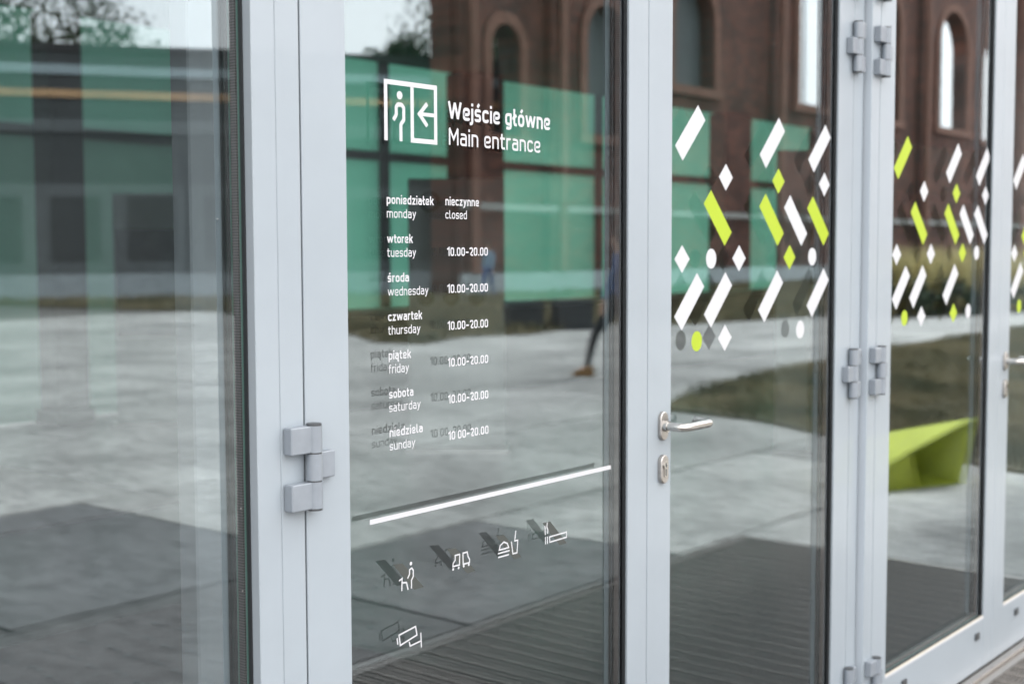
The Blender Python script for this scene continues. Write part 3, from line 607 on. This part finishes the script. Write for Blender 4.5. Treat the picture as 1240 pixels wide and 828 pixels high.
# ================================================================== OUTSIDE GROUND
M['joint'] = mat('paving bed', (.14, .135, .125), .95)
gd = MB(); gd.box(-400, 500, -500, -1.75, -.30, -.062); gd.box(-400, -1.9, -1.749, -.9, -.30, -.062); gd.box(6.1, 500, -1.749, -.002, -.30, -.062); gd.box(-400, -1.9, -.899, -.002, -.3, -.062)
tag(gd.build('plaza_ground', M['joint']), kind='structure')
g2 = MB(); g2.box(-400, 500, 9.6, 500, -.30, -.062); tag(g2.build('rear_ground', M['concrete']), 'ground behind the entrance building', kind='structure')
plaza = empty('plaza_paving', (0, 0, 0)); tag(plaza, 'large pale concrete slabs of the plaza', kind='structure')
M['slab_mid'] = mat('mid grey slab', (.235, .235, .24), .85, noise=.4, scale=.7, bump=.25, bscale=25, detail=10)  # greyer tone for slabs on the left of the plaza
M['slab_dark'] = mat('darker slab', (.20, .195, .195), .85, noise=.35, scale=.9, bump=.25, bscale=25, detail=10)  # darker tone for the row of slabs along the grating
for mm_ in (M['slab'], M['slab_dark'], M['slab_mid']):      # every slab was cast a little lighter or darker, with grit
    n = mm_.node_tree; b = n.nodes['Principled BSDF']; srcc = b.inputs['Base Color'].links[0].from_socket
    oi = n.nodes.new('ShaderNodeObjectInfo'); mr = n.nodes.new('ShaderNodeMapRange'); mr.inputs[3].default_value = .78; mr.inputs[4].default_value = 1.08
    sp = n.nodes.new('ShaderNodeTexNoise'); sp.inputs['Scale'].default_value = 14; sp.inputs['Detail'].default_value = 8; sr = n.nodes.new('ShaderNodeMapRange'); sr.inputs[1].default_value = .35; sr.inputs[2].default_value = .6; sr.inputs[3].default_value = .6
    tcc = n.nodes.new('ShaderNodeTexCoord'); n.links.new(tcc.outputs['Object'], sp.inputs['Vector']); n.links.new(sp.outputs[0], sr.inputs[0])
    ml = n.nodes.new('ShaderNodeMath'); ml.operation = 'MULTIPLY'; n.links.new(oi.outputs['Random'], mr.inputs[0]); n.links.new(mr.outputs[0], ml.inputs[0]); n.links.new(sr.outputs[0], ml.inputs[1])
    mu = n.nodes.new('ShaderNodeVectorMath'); mu.operation = 'SCALE'; n.links.new(srcc, mu.inputs[0]); n.links.new(ml.outputs[0], mu.inputs['Scale']); n.links.new(mu.outputs[0], b.inputs['Base Color'])
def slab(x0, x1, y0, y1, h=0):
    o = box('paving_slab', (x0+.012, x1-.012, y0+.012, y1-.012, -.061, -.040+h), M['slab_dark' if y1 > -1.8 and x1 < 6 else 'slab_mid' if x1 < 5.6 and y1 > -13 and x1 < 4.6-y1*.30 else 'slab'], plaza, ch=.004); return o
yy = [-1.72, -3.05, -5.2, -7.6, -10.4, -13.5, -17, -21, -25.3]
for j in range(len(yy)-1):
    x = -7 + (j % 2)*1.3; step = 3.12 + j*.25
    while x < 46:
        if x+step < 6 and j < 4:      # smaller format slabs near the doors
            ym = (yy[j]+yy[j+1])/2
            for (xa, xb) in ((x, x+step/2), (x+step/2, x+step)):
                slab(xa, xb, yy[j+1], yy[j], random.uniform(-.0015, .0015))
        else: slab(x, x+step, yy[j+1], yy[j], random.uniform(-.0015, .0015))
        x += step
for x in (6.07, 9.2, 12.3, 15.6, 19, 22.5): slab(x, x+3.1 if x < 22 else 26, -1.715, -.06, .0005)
# grating
gr = empty('entrance_grating', (0, 0, 0), 'galvanised steel grating laid in front of the doors', 'grating')
box('pit', (-1.85, 6.03, -1.70, -.06, -.12, -.10), M['soil'], gr)
def panel_mesh():
    mb = MB(); L = .985; y0, y1 = -1.655, -.085
    n = 30
    for i in range(n+1):
        x = i*L/n; thick = .005 if i % 3 else .0075
        mb.box(x-thick/2, x+thick/2, y0, y1, -.075, -.0430 if i % 3 else -.0405)
    m_ = 96
    for j in range(m_+1):
        y = y0 + (y1-y0)*j/m_
        mb.box(0, L, y-.0026, y+.0026, -.062, -.0445, 1)
    return mb.mesh('grating_panel')
pm = panel_mesh(); pm.materials.append(M['grate']); pm.materials.append(M['grate_dk'])
for i in range(8):
    o = bpy.data.objects.new('grating_panel', pm); C.objects.link(o); o.parent = gr; o.location = (-1.84+i*.983, 0, 0)
fm = MB(); fm.box(-1.879, 6.06, -1.70, -1.66, -.1, -.038); fm.box(-1.88, 6.06, -.083, -.058, -.1, -.039); fm.box(6.025, 6.06, -1.659, -.084, -.1, -.0385); fm.box(-1.88, -1.85, -1.659, -.084, -.1, -.0385)
fm.build('grating_frame', M['steel_plate'], gr)
# tactile dots in the slabs (left part)
td = MB()
for i in range(16):
    for j in range(7):
        x, y = 2.35+i*.16+(j % 2)*.02, -(1.86+j*.14); td.cyl((x, y, -.0395), (x, y, -.0375), .014, n=10)
tag(td.build('tactile_studs', M['clad_mid']), 'rows of small dark studs set in the paving', kind='stuff')

# ---- lawns
def inpoly(px, py, poly):
    c = np.zeros(len(px), bool); j = len(poly)-1
    for i in range(len(poly)):
        xi, yi = poly[i]; xj, yj = poly[j]
        c ^= ((yi > py) != (yj > py)) & (px < (xj-xi)*(py-yi)/(yj-yi+1e-12)+xi); j = i
    return c
def lawn(poly, n, hgt, wid, lab, bh=.03):
    MB().prism(poly, -.055, -.040+bh).build('lawn_soil', M['turf'])
    o = bpy.data.objects['lawn_soil'] if False else None
    P = np.array(poly); lo, hi = P.min(0), P.max(0)
    q = rng.uniform(lo, hi, (n*2, 2)); q = q[inpoly(q[:, 0], q[:, 1], poly)][:n]; n = len(q)
    a = rng.uniform(0, math.pi*2, n); clump = .5+.5*np.sin(q[:, 0]*2.1+np.sin(q[:, 1]*1.7)*2)*np.sin(q[:, 1]*2.7)
    h = hgt*rng.uniform(.4, 1, n)*(.55+.8*clump); w = wid*rng.uniform(.6, 1.2, n)
    z = -.040+bh; v = np.empty((n, 3, 3))
    v[:, 0] = np.c_[q[:, 0]-np.cos(a)*w, q[:, 1]-np.sin(a)*w, np.full(n, z-.002)]; v[:, 1] = np.c_[q[:, 0]+np.cos(a)*w, q[:, 1]+np.sin(a)*w, np.full(n, z-.002)]
    v[:, 2] = np.c_[q[:, 0]+rng.normal(0, .3, n)*h, q[:, 1]+rng.normal(0, .3, n)*h, z+h]
    me = bpy.data.meshes.new('lawn_grass'); me.from_pydata(v.reshape(-1, 3).tolist(), [], np.arange(3*n).reshape(-1, 3).tolist()); me.update()
    tag(link('lawn_grass', me, M['grass']), lab, kind='stuff')
lawn([(10.4,-5.0),(13.2,-5.73),(15.4,-5.85),(18.5,-6.25),(24,-6.3),(27,-5.6),(27,-.6),(8.7,-.6),(8.93,-1.4),(9.78,-3.07),(10.18,-3.8)][::-1], 60000, .13, .012, 'short grass of the nearer lawn beside the green wedge')
lawn([(20.55,-24.3),(16.45,-15.4),(15.2,-13.5),(15.4,-12.6),(17.1,-13.3),(18.3,-12.8),(22.2,-13.6),(22.2,-12.2),(27.2,-11.5),(28.4,-10.4),(30.4,-9.1),(60,-8.6),(60,-25.4),(34,-25.4),(19.4,-35.5)], 60000, .22, .03, 'rough grass of the farther lawn in front of the brick building')
for o in list(C.objects):
    if o.name.startswith('lawn_soil'): tag(o, kind='structure')

def cards(center, rad, n, size, m, name, parent, seed=0, holes=True):
    r_ = np.random.default_rng(seed); cl_ = r_.normal(0, .55, (max(6, n//120), 3)); cl_ /= np.maximum(1, np.linalg.norm(cl_, axis=1)[:, None])
    k = r_.integers(0, len(cl_), n); p = cl_[k]+r_.normal(0, .17, (n, 3)); p = p*np.array(rad)+np.array(center)
    a = r_.normal(size=(n, 3)); a /= np.linalg.norm(a, axis=1)[:, None]; b = np.cross(a, r_.normal(size=(n, 3))); b /= np.linalg.norm(b, axis=1)[:, None]
    s = size*r_.uniform(.5, 1.3, (n, 1))
    v = np.stack([p-a*s, p+b*s*.45, p+a*s, p-b*s*.45], 1).reshape(-1, 3)
    me = bpy.data.meshes.new(name); me.from_pydata(v.tolist(), [], np.arange(4*n).reshape(-1, 4).tolist()); me.update()
    return link(name, me, m, parent)
def tree(x, y, h, rad, lab, seed, n=9000, size=.15, vr=.3, vc=.72):
    t = empty('tree', (x, y, -.05), lab, 'tree', 'trees beyond the plaza'); tr = MB(); rr = random.Random(seed)
    tr.tube([(0,0,0), (.1,.05,h*.25), (0,.1,h*.5), (.15,0,h*.8)], .12, 8)
    tk = MB(); pts = [(0,0,0),(.08,.03,h*.2),(.02,.08,h*.45),(.1,0,h*.75)]
    for i in range(3): tk.cyl(pts[i], pts[i+1], .22*(1-i*.27), .22*(1-(i+1)*.27), 10)
    for i in range(9):
        z = h*(.35+.05*i); aa = rr.uniform(0, 6.28); tk.cyl((.05, .05, z), (rad*.8*math.cos(aa), rad*.8*math.sin(aa), z+h*.2), .07, .02, 6)
    tk.build('trunk', M['bark'], t)
    cards((0, 0, h*vc), (rad, rad, h*vr), n, size, M['leaf'], 'crown', t, seed)
tree(45.6, -42.2, 13.0, 1.25, 'tree showing above the dark low building just left of the brick building', 1, n=2600, vr=.10, vc=.80)
tree(52, -42, 15, 4.2, 'tree standing behind the arched window nearest the left of the brick building', 2)
tree(21.0, -40.5, 12.5, 4.0, 'tree with loose crown above the left end of the dark low building', 3)
tree(30.5, -46.0, 11.5, 3.4, 'tree above the middle of the dark low building', 4, n=6000)
tree(12.0, -42.0, 13.5, 4.5, 'tree at the far left behind the dark low building', 5)

# ---- low dark building (mirrored in the left panes)
ang = math.atan2(.578, .816)
lb = empty('low_building', (31, -30.0, -.05), 'long low dark grey building with an orange line along its top', 'building', rz=ang)
# local x runs along the front, local -y away from the doors
box('wall', (-30, 5.2, -8, -.02, .8, 7.7), M['cladding'], lb)
box('plinth', (-30.02, 5.22, -8.02, .04, 0, .79), M['plinth'], lb)
box('lower_cladding', (-30.01, 5.21, -.019, .015, .80, 3.6), M['clad_mid'], lb)
for z0, z1, m_, n_ in ((6.28, 6.52, 'orange', 'orange_fascia'), (7.0, 7.3, 'cyanline', 'pale_fascia'), (5.2, 5.6, 'clad_mid', 'cladding_band'), (7.70, 7.95, 'counter', 'roof_edge')):
    box(n_, (-30.03, 5.23, -.0185, .07, z0, z1), M[m_], lb)
for i in range(14):
    x = -28.5+i*2.35
    w_ = box('window', (x, x+1.5, .016, .05, 1.2, 3.2), M['cladding'], lb)
    if i % 3 == 0: box('cladding_post', (x+1.75, x+1.87, .016, .09, .80, 5.19), M['cladding'], lb)

# ---- brick building with arched windows
bb = empty('brick_building', (0, -26, -.05), 'old red brick building with tall round-arched windows', 'building')
TH = .85; TOPZ = 19.0
wins = [(33.0, 34.5, 5.25, 8.85, 1), (38.2, 40.6, 5.6, 10.2, 0), (44.0, 47.0, 7.9, 12.0, 0), (54.4, 58.2, 8.0, 15.2, 1), (62.3, 65.4, 8.0, 14.3, 0), (70.7, 75.0, 8.1, 14.5, 1), (77.2, 81.0, 7.8, 13.9, 1), (86, 90, 8, 14, 1), (96, 100, 8, 14, 1)]
XL, XR = 31.1, 140
wall_ = MB(); xprev = XL
def arch_pts(x0, x1, zt, n=14):
    r_ = (x1-x0)/2; cx = (x0+x1)/2; zs = zt-r_
    return [(cx - r_*math.cos(math.pi*i/n), zs + r_*math.sin(math.pi*i/n)) for i in range(n+1)]
for (x0, x1, zs, zt, op) in wins:
    wall_.prism_y([(xprev, 0), (x0, 0), (x0, TOPZ), (xprev, TOPZ)], -TH, 0)
    wall_.prism_y([(x0, 0), (x1, 0), (x1, zs), (x0, zs)], -TH, 0)
    ap = arch_pts(x0, x1, zt)
    for i in range(len(ap)-1):
        (xa, za), (xb, zb_) = ap[i], ap[i+1]
        wall_.prism_y([(xa, za), (xb, zb_), (xb, TOPZ), (xa, TOPZ)], -TH, 0)
    xprev = x1
wall_.prism_y([(xprev, 0), (XR, 0), (XR, TOPZ), (xprev, TOPZ)], -TH, 0)
wall_.build('wall', M['brick'], bb)
for (x0, x1, zs, zt, op) in wins:
    ring = MB(); a = arch_pts(x0-.38, x1+.38, zt+.38); b = arch_pts(x0, x1, zt)
    for i in range(len(a)-1): ring.prism_y([b[i], a[i], a[i+1], b[i+1]], .002, .14)
    ring.box(x0-.38, x0-.001, .002, .14, zs, a[0][1]); ring.box(x1+.001, x1+.38, .002, .14, zs, a[0][1]); ring.box(x0-.5, x1+.5, .002, .22, zs-.35, zs-.001)
    wf = ring.build('window_surround', M['brick_trim'], bb)
    g = MB(); mid = (x0+x1)/2
    if not op:
        g.prism_y([(x0, zs), (x1, zs)] + [p for p in b[::-1]][1:-1], -.62, -.58); g.build('window_pane', M['clad_mid'], wf)
    else:
        g.box(mid-.05, mid+.05, -.70, -.64, zs, zt-.02); g.build('window_bar', M['winframe'], wf)
for i, x in enumerate((31.75, 36.4, 42.6, 52.3, 60.2, 68.3, 83.5, 93)):
    box('pilaster', (x-.55, x+.55, .001, .32, .0, TOPZ-.3), M['brick'], bb)
    box('pilaster_rib', (x-.16, x+.16, .3205, .50, .76, TOPZ-.3), M['brick_trim'], bb)
    box('corbel', (x-.75, x+.75, .001, .45, TOPZ-.29, TOPZ+.05), M['brick_trim'], bb)
xp = 30.8
box('stone_course', (XL, XR, .321, .40, 2.78, 3.0), M['stonecourse'], bb)
box('plinth', (XL, XR, .321, .45, 0, .75), M['plinth'], bb)
box('cornice', (XL-.2, XR, -TH-.1, .5, TOPZ+.06, TOPZ+.6), M['brick_trim'], bb)

# ---- things on the plaza
sc_ = MB()
a0, b0 = (7.60, -1.74, -.04), (8.28, -1.40, -.04); tip = (8.29, -1.33, .39); fl_ = (7.60, -1.68, .10)
bl = (7.80, -1.99, .245); blb = (7.83, -2.10, -.04); br = (8.70, -1.85, -.04)
c0 = (7.95, -1.55, -.04); e0 = (7.84, -1.565, .205); m0 = (8.22, -1.92, .08)
sc_.add([a0, b0, tip, fl_, bl, blb, br, c0, e0, m0], [(0,7,8,3), (8,7,9), (7,1,9), (1,2,9), (2,8,9), (3,8,4), (8,2,4), (0,3,4,5), (5,4,2,6), (1,6,2), (0,5,6,1,7)])
me = sc_.mesh('wedge')
sw = link('wedge_sculpture', me, M['limep']); tag(sw, 'folded lime green steel wedge lying beside the grating', 'sculpture')
se = MB(); se.tube([(7.60, -1.682, .103), (7.84, -1.564, .208), (8.29, -1.331, .392)], .006, 6); se.build('folded_seam', M['lime_edge'], sw)
for i, (x, y) in enumerate(((19.35, -13.75), (20.15, -13.2))):
    p_ = empty('planter', (x, y, -.04), ('dark cube planter on the plaza, the left of two', 'dark cube planter on the plaza, the right of two')[i], 'planter', 'dark cube planters', rz=R(38))
    mb = MB(); mb.box(-.34, .34, -.3, .3, .0005, .56, ch=.012); mb.build('planter_box', M['planter'], p_); box('soil', (-.29, .29, -.25, .25, .5605, .575), M['turf'], p_)
for i in range(9):
    x, y = 28.2+i*.62, -10.6+i*.11+(i % 2)*.5
    t = empty('ornamental_grass', (x, y, -.03), 'tall dry yellow grass clump at the lawn edge', 'grass clump', 'dry ornamental grasses at the lawn edge')
    r_ = np.random.default_rng(50+i); n = 900; aa = r_.uniform(0, 6.28, n); rd = r_.uniform(0, .3, n); hh = r_.uniform(.9, 1.65, n); ln = r_.uniform(.1, .5, n)
    v = np.stack([np.c_[rd*np.cos(aa)-.02, rd*np.sin(aa), np.zeros(n)], np.c_[rd*np.cos(aa)+.02, rd*np.sin(aa), np.zeros(n)], np.c_[(rd+ln)*np.cos(aa), (rd+ln)*np.sin(aa), hh]], 1).reshape(-1, 3)
    me = bpy.data.meshes.new('blades'); me.from_pydata(v.tolist(), [], np.arange(3*n).reshape(-1, 3).tolist()); me.update(); link('blades', me, M['dry'], t)
for i in range(7):
    x, y = 26.9+i*.75, -9.95+i*.22
    t = empty('shrub', (x, y, -.03), ['low dark green shrub at the left end of the row before the dry grasses', 'low dark green shrub in the middle of the row before the dry grasses', 'low dark green shrub at the right end of the row before the dry grasses'][0 if i == 0 else 2 if i == 6 else 1], 'shrub', 'low shrubs before the dry grasses')
    MB().cyl((0,0,0), (0,0,.35), .03, .02, 6).build('stem', M['bark'], t); cards((0, 0, .42), (.5, .45, .4), 500, .07, M['shrub'], 'foliage', t, 80+i)

# ---- people
def person(loc, rz, lab, top, bottom, scale=1.0, stride=1.0, bag=False, trouser_z=.98, seed=0):
    root = empty('person', loc, lab, 'person', rz=rz); root.scale = (scale,)*3
    J = {'pel':((0,0,.96),.125),'sp':((0,0,1.12),.105),'ch':((.01,0,1.30),.13),'nk':((0,0,1.47),.05),'hb':((.015,0,1.545),.062),'hd':((.02,0,1.61),.088),'ht':((.01,0,1.675),.07),'no':((.115,0,1.59),.014)}
    E_ = [('pel','sp'),('sp','ch'),('ch','nk'),('nk','hb'),('hb','hd'),('hd','ht'),('hd','no')]
    for s, n_, k in ((1,'l',1), (-1,'r',-1)):
        kx = .20*k*stride
        J['hip'+n_] = ((.02*k, .085*s, .88), .095); J['kn'+n_] = ((kx+.06, .085*s, .50), .058)
        J['an'+n_] = ((kx*1.75-(.06 if k < 0 else 0), .085*s, .10 if k > 0 else .16), .038); J['to'+n_] = ((kx*1.75+.12-(.06 if k < 0 else 0), .085*s, .045 if k > 0 else .04), .032)
        J['sh'+n_] = ((0, .165*s, 1.40), .058); J['el'+n_] = ((-.13*k, .22*s, 1.13), .042); J['wr'+n_] = ((-.10*k+.08, .23*s, .90), .028); J['pa'+n_] = ((-.09*k+.10, .225*s, .83), .027)
        E_ += [('pel','hip'+n_),('hip'+n_,'kn'+n_),('kn'+n_,'an'+n_),('an'+n_,'to'+n_),('ch','sh'+n_),('sh'+n_,'el'+n_),('el'+n_,'wr'+n_),('wr'+n_,'pa'+n_)]
        bx, by, bz = J['pa'+n_][0]
        for fi, (dx, L) in enumerate(((-.026, .062), (-.009, .075), (.009, .070), (.026, .055))):
            a = f'f{n_}{fi}'; J[a+'a'] = ((bx+dx, by-.004*s, bz-.03), .0095); J[a+'b'] = ((bx+dx+.008, by-.016*s, bz-.03-L), .0075)
            E_ += [('pa'+n_, a+'a'), (a+'a', a+'b')]
        J['th'+n_] = ((bx+.045, by-.012*s, bz-.025), .010); E_.append(('pa'+n_, 'th'+n_))
    names = list(J); idx = {k: i for i, k in enumerate(names)}
    me = bpy.data.meshes.new('body'); me.from_pydata([J[k][0] for k in names], [(idx[a], idx[b]) for a, b in E_], []); me.update()
    o = bpy.data.objects.new('tmp', me); C.objects.link(o)
    md = o.modifiers.new('s', 'SKIN'); md.use_smooth_shade = True
    for i, k in enumerate(names): me.skin_vertices[0].data[i].radius = (J[k][1],)*2
    me.skin_vertices[0].data[0].use_root = True
    o.modifiers.new('u', 'SUBSURF').levels = 1
    dg = bpy.context.evaluated_depsgraph_get(); m2 = bpy.data.meshes.new_from_object(o.evaluated_get(dg)); bpy.data.objects.remove(o)
    m2.name = 'body'; m2.materials.clear(); bo = link('body', m2, [M['skin'], top, bottom], root)
    for p in m2.polygons:
        c = p.center; i = 0
        if c.z < trouser_z and abs(c.y) < .17 and c.z > .12: i = 2
        elif trouser_z <= c.z < 1.46 or (c.z > .93 and abs(c.y) > .15 and c.z < 1.46): i = 1
        p.material_index = i; p.use_smooth = True
    for s, n_ in ((1,'l'), (-1,'r')):
        ax, ay, az = J['an'+n_][0]; tx, ty, tz = J['to'+n_][0]
        sh = MB(); zz = 0 if n_ == 'l' else .005
        prof = [(-.05, .0), (.10, .0), (.19, .0), (.20, .03), (.15, .055), (.05, .085), (.0, .12), (-.06, .11), (-.065, .05)]
        v = []; 
        for yy_ in (-.042, .042): v += [(ax-.02+px, ay+yy_*(1 if px < .15 else .6), zz+.012+pz) for px, pz in prof]
        n = len(prof); sh.add(v, [tuple(range(n)), tuple(range(2*n-1, n-1, -1))] + [((i+1) % n, i, n+i, n+(i+1) % n) for i in range(n)])
        sh.box(ax-.085, ax-.045, ay-.025, ay+.025, .0, zz+.06)
        sh.build('shoe', M['shoe'], root, True)
    hr = bmesh.new(); bmesh.ops.create_uvsphere(hr, u_segments=16, v_segments=10, radius=1)
    for v_ in hr.verts:
        v_.co = Vector((v_.co.x*.100-.015, v_.co.y*.096, v_.co.z*.115+1.645))
        if v_.co.x > .045 and v_.co.z < 1.68: v_.co.x = .045 - (.0 if v_.co.z > 1.6 else .05)
        if v_.co.x < -.02 and v_.co.z < 1.6: v_.co.z -= .10
    hm = bpy.data.meshes.new('hair'); hr.to_mesh(hm); hr.free(); hm.polygons.foreach_set('use_smooth', [True]*len(hm.polygons)); link('hair', hm, M['hair'], root)
    for s in (1, -1): MB().cyl((.093, .032*s, 1.625), (.103, .032*s, 1.625), .008, n=8).build('eye', M['eye'], root)
    MB().box(.095, .106, -.022, .022, 1.553, 1.559).build('mouth', M['shoe'], root)
    return root
person((12.79, -7.11, -.04), math.atan2(-.777, -.63), 'woman in blue blouse, black trousers and brown heeled shoes walking across the plaza', M['blouse'], M['jeans'])
person((30.5, -24.0, -.04), math.atan2(.3, -1), 'distant person in pale blue jacket before the dark low building', M['coat'], M['blouse'], stride=.5)
person((35.5, -22.5, -.04), math.atan2(-.5, 1), 'distant person in blue near the left end of the brick building', M['blouse'], M['jeans'], stride=.6)

for o in list(C.objects):      # nothing may stay without a name of its kind
    if o.type == 'MESH' and o.parent is None and 'kind' not in o and 'category' not in o: print('UNTAGGED', o.name)
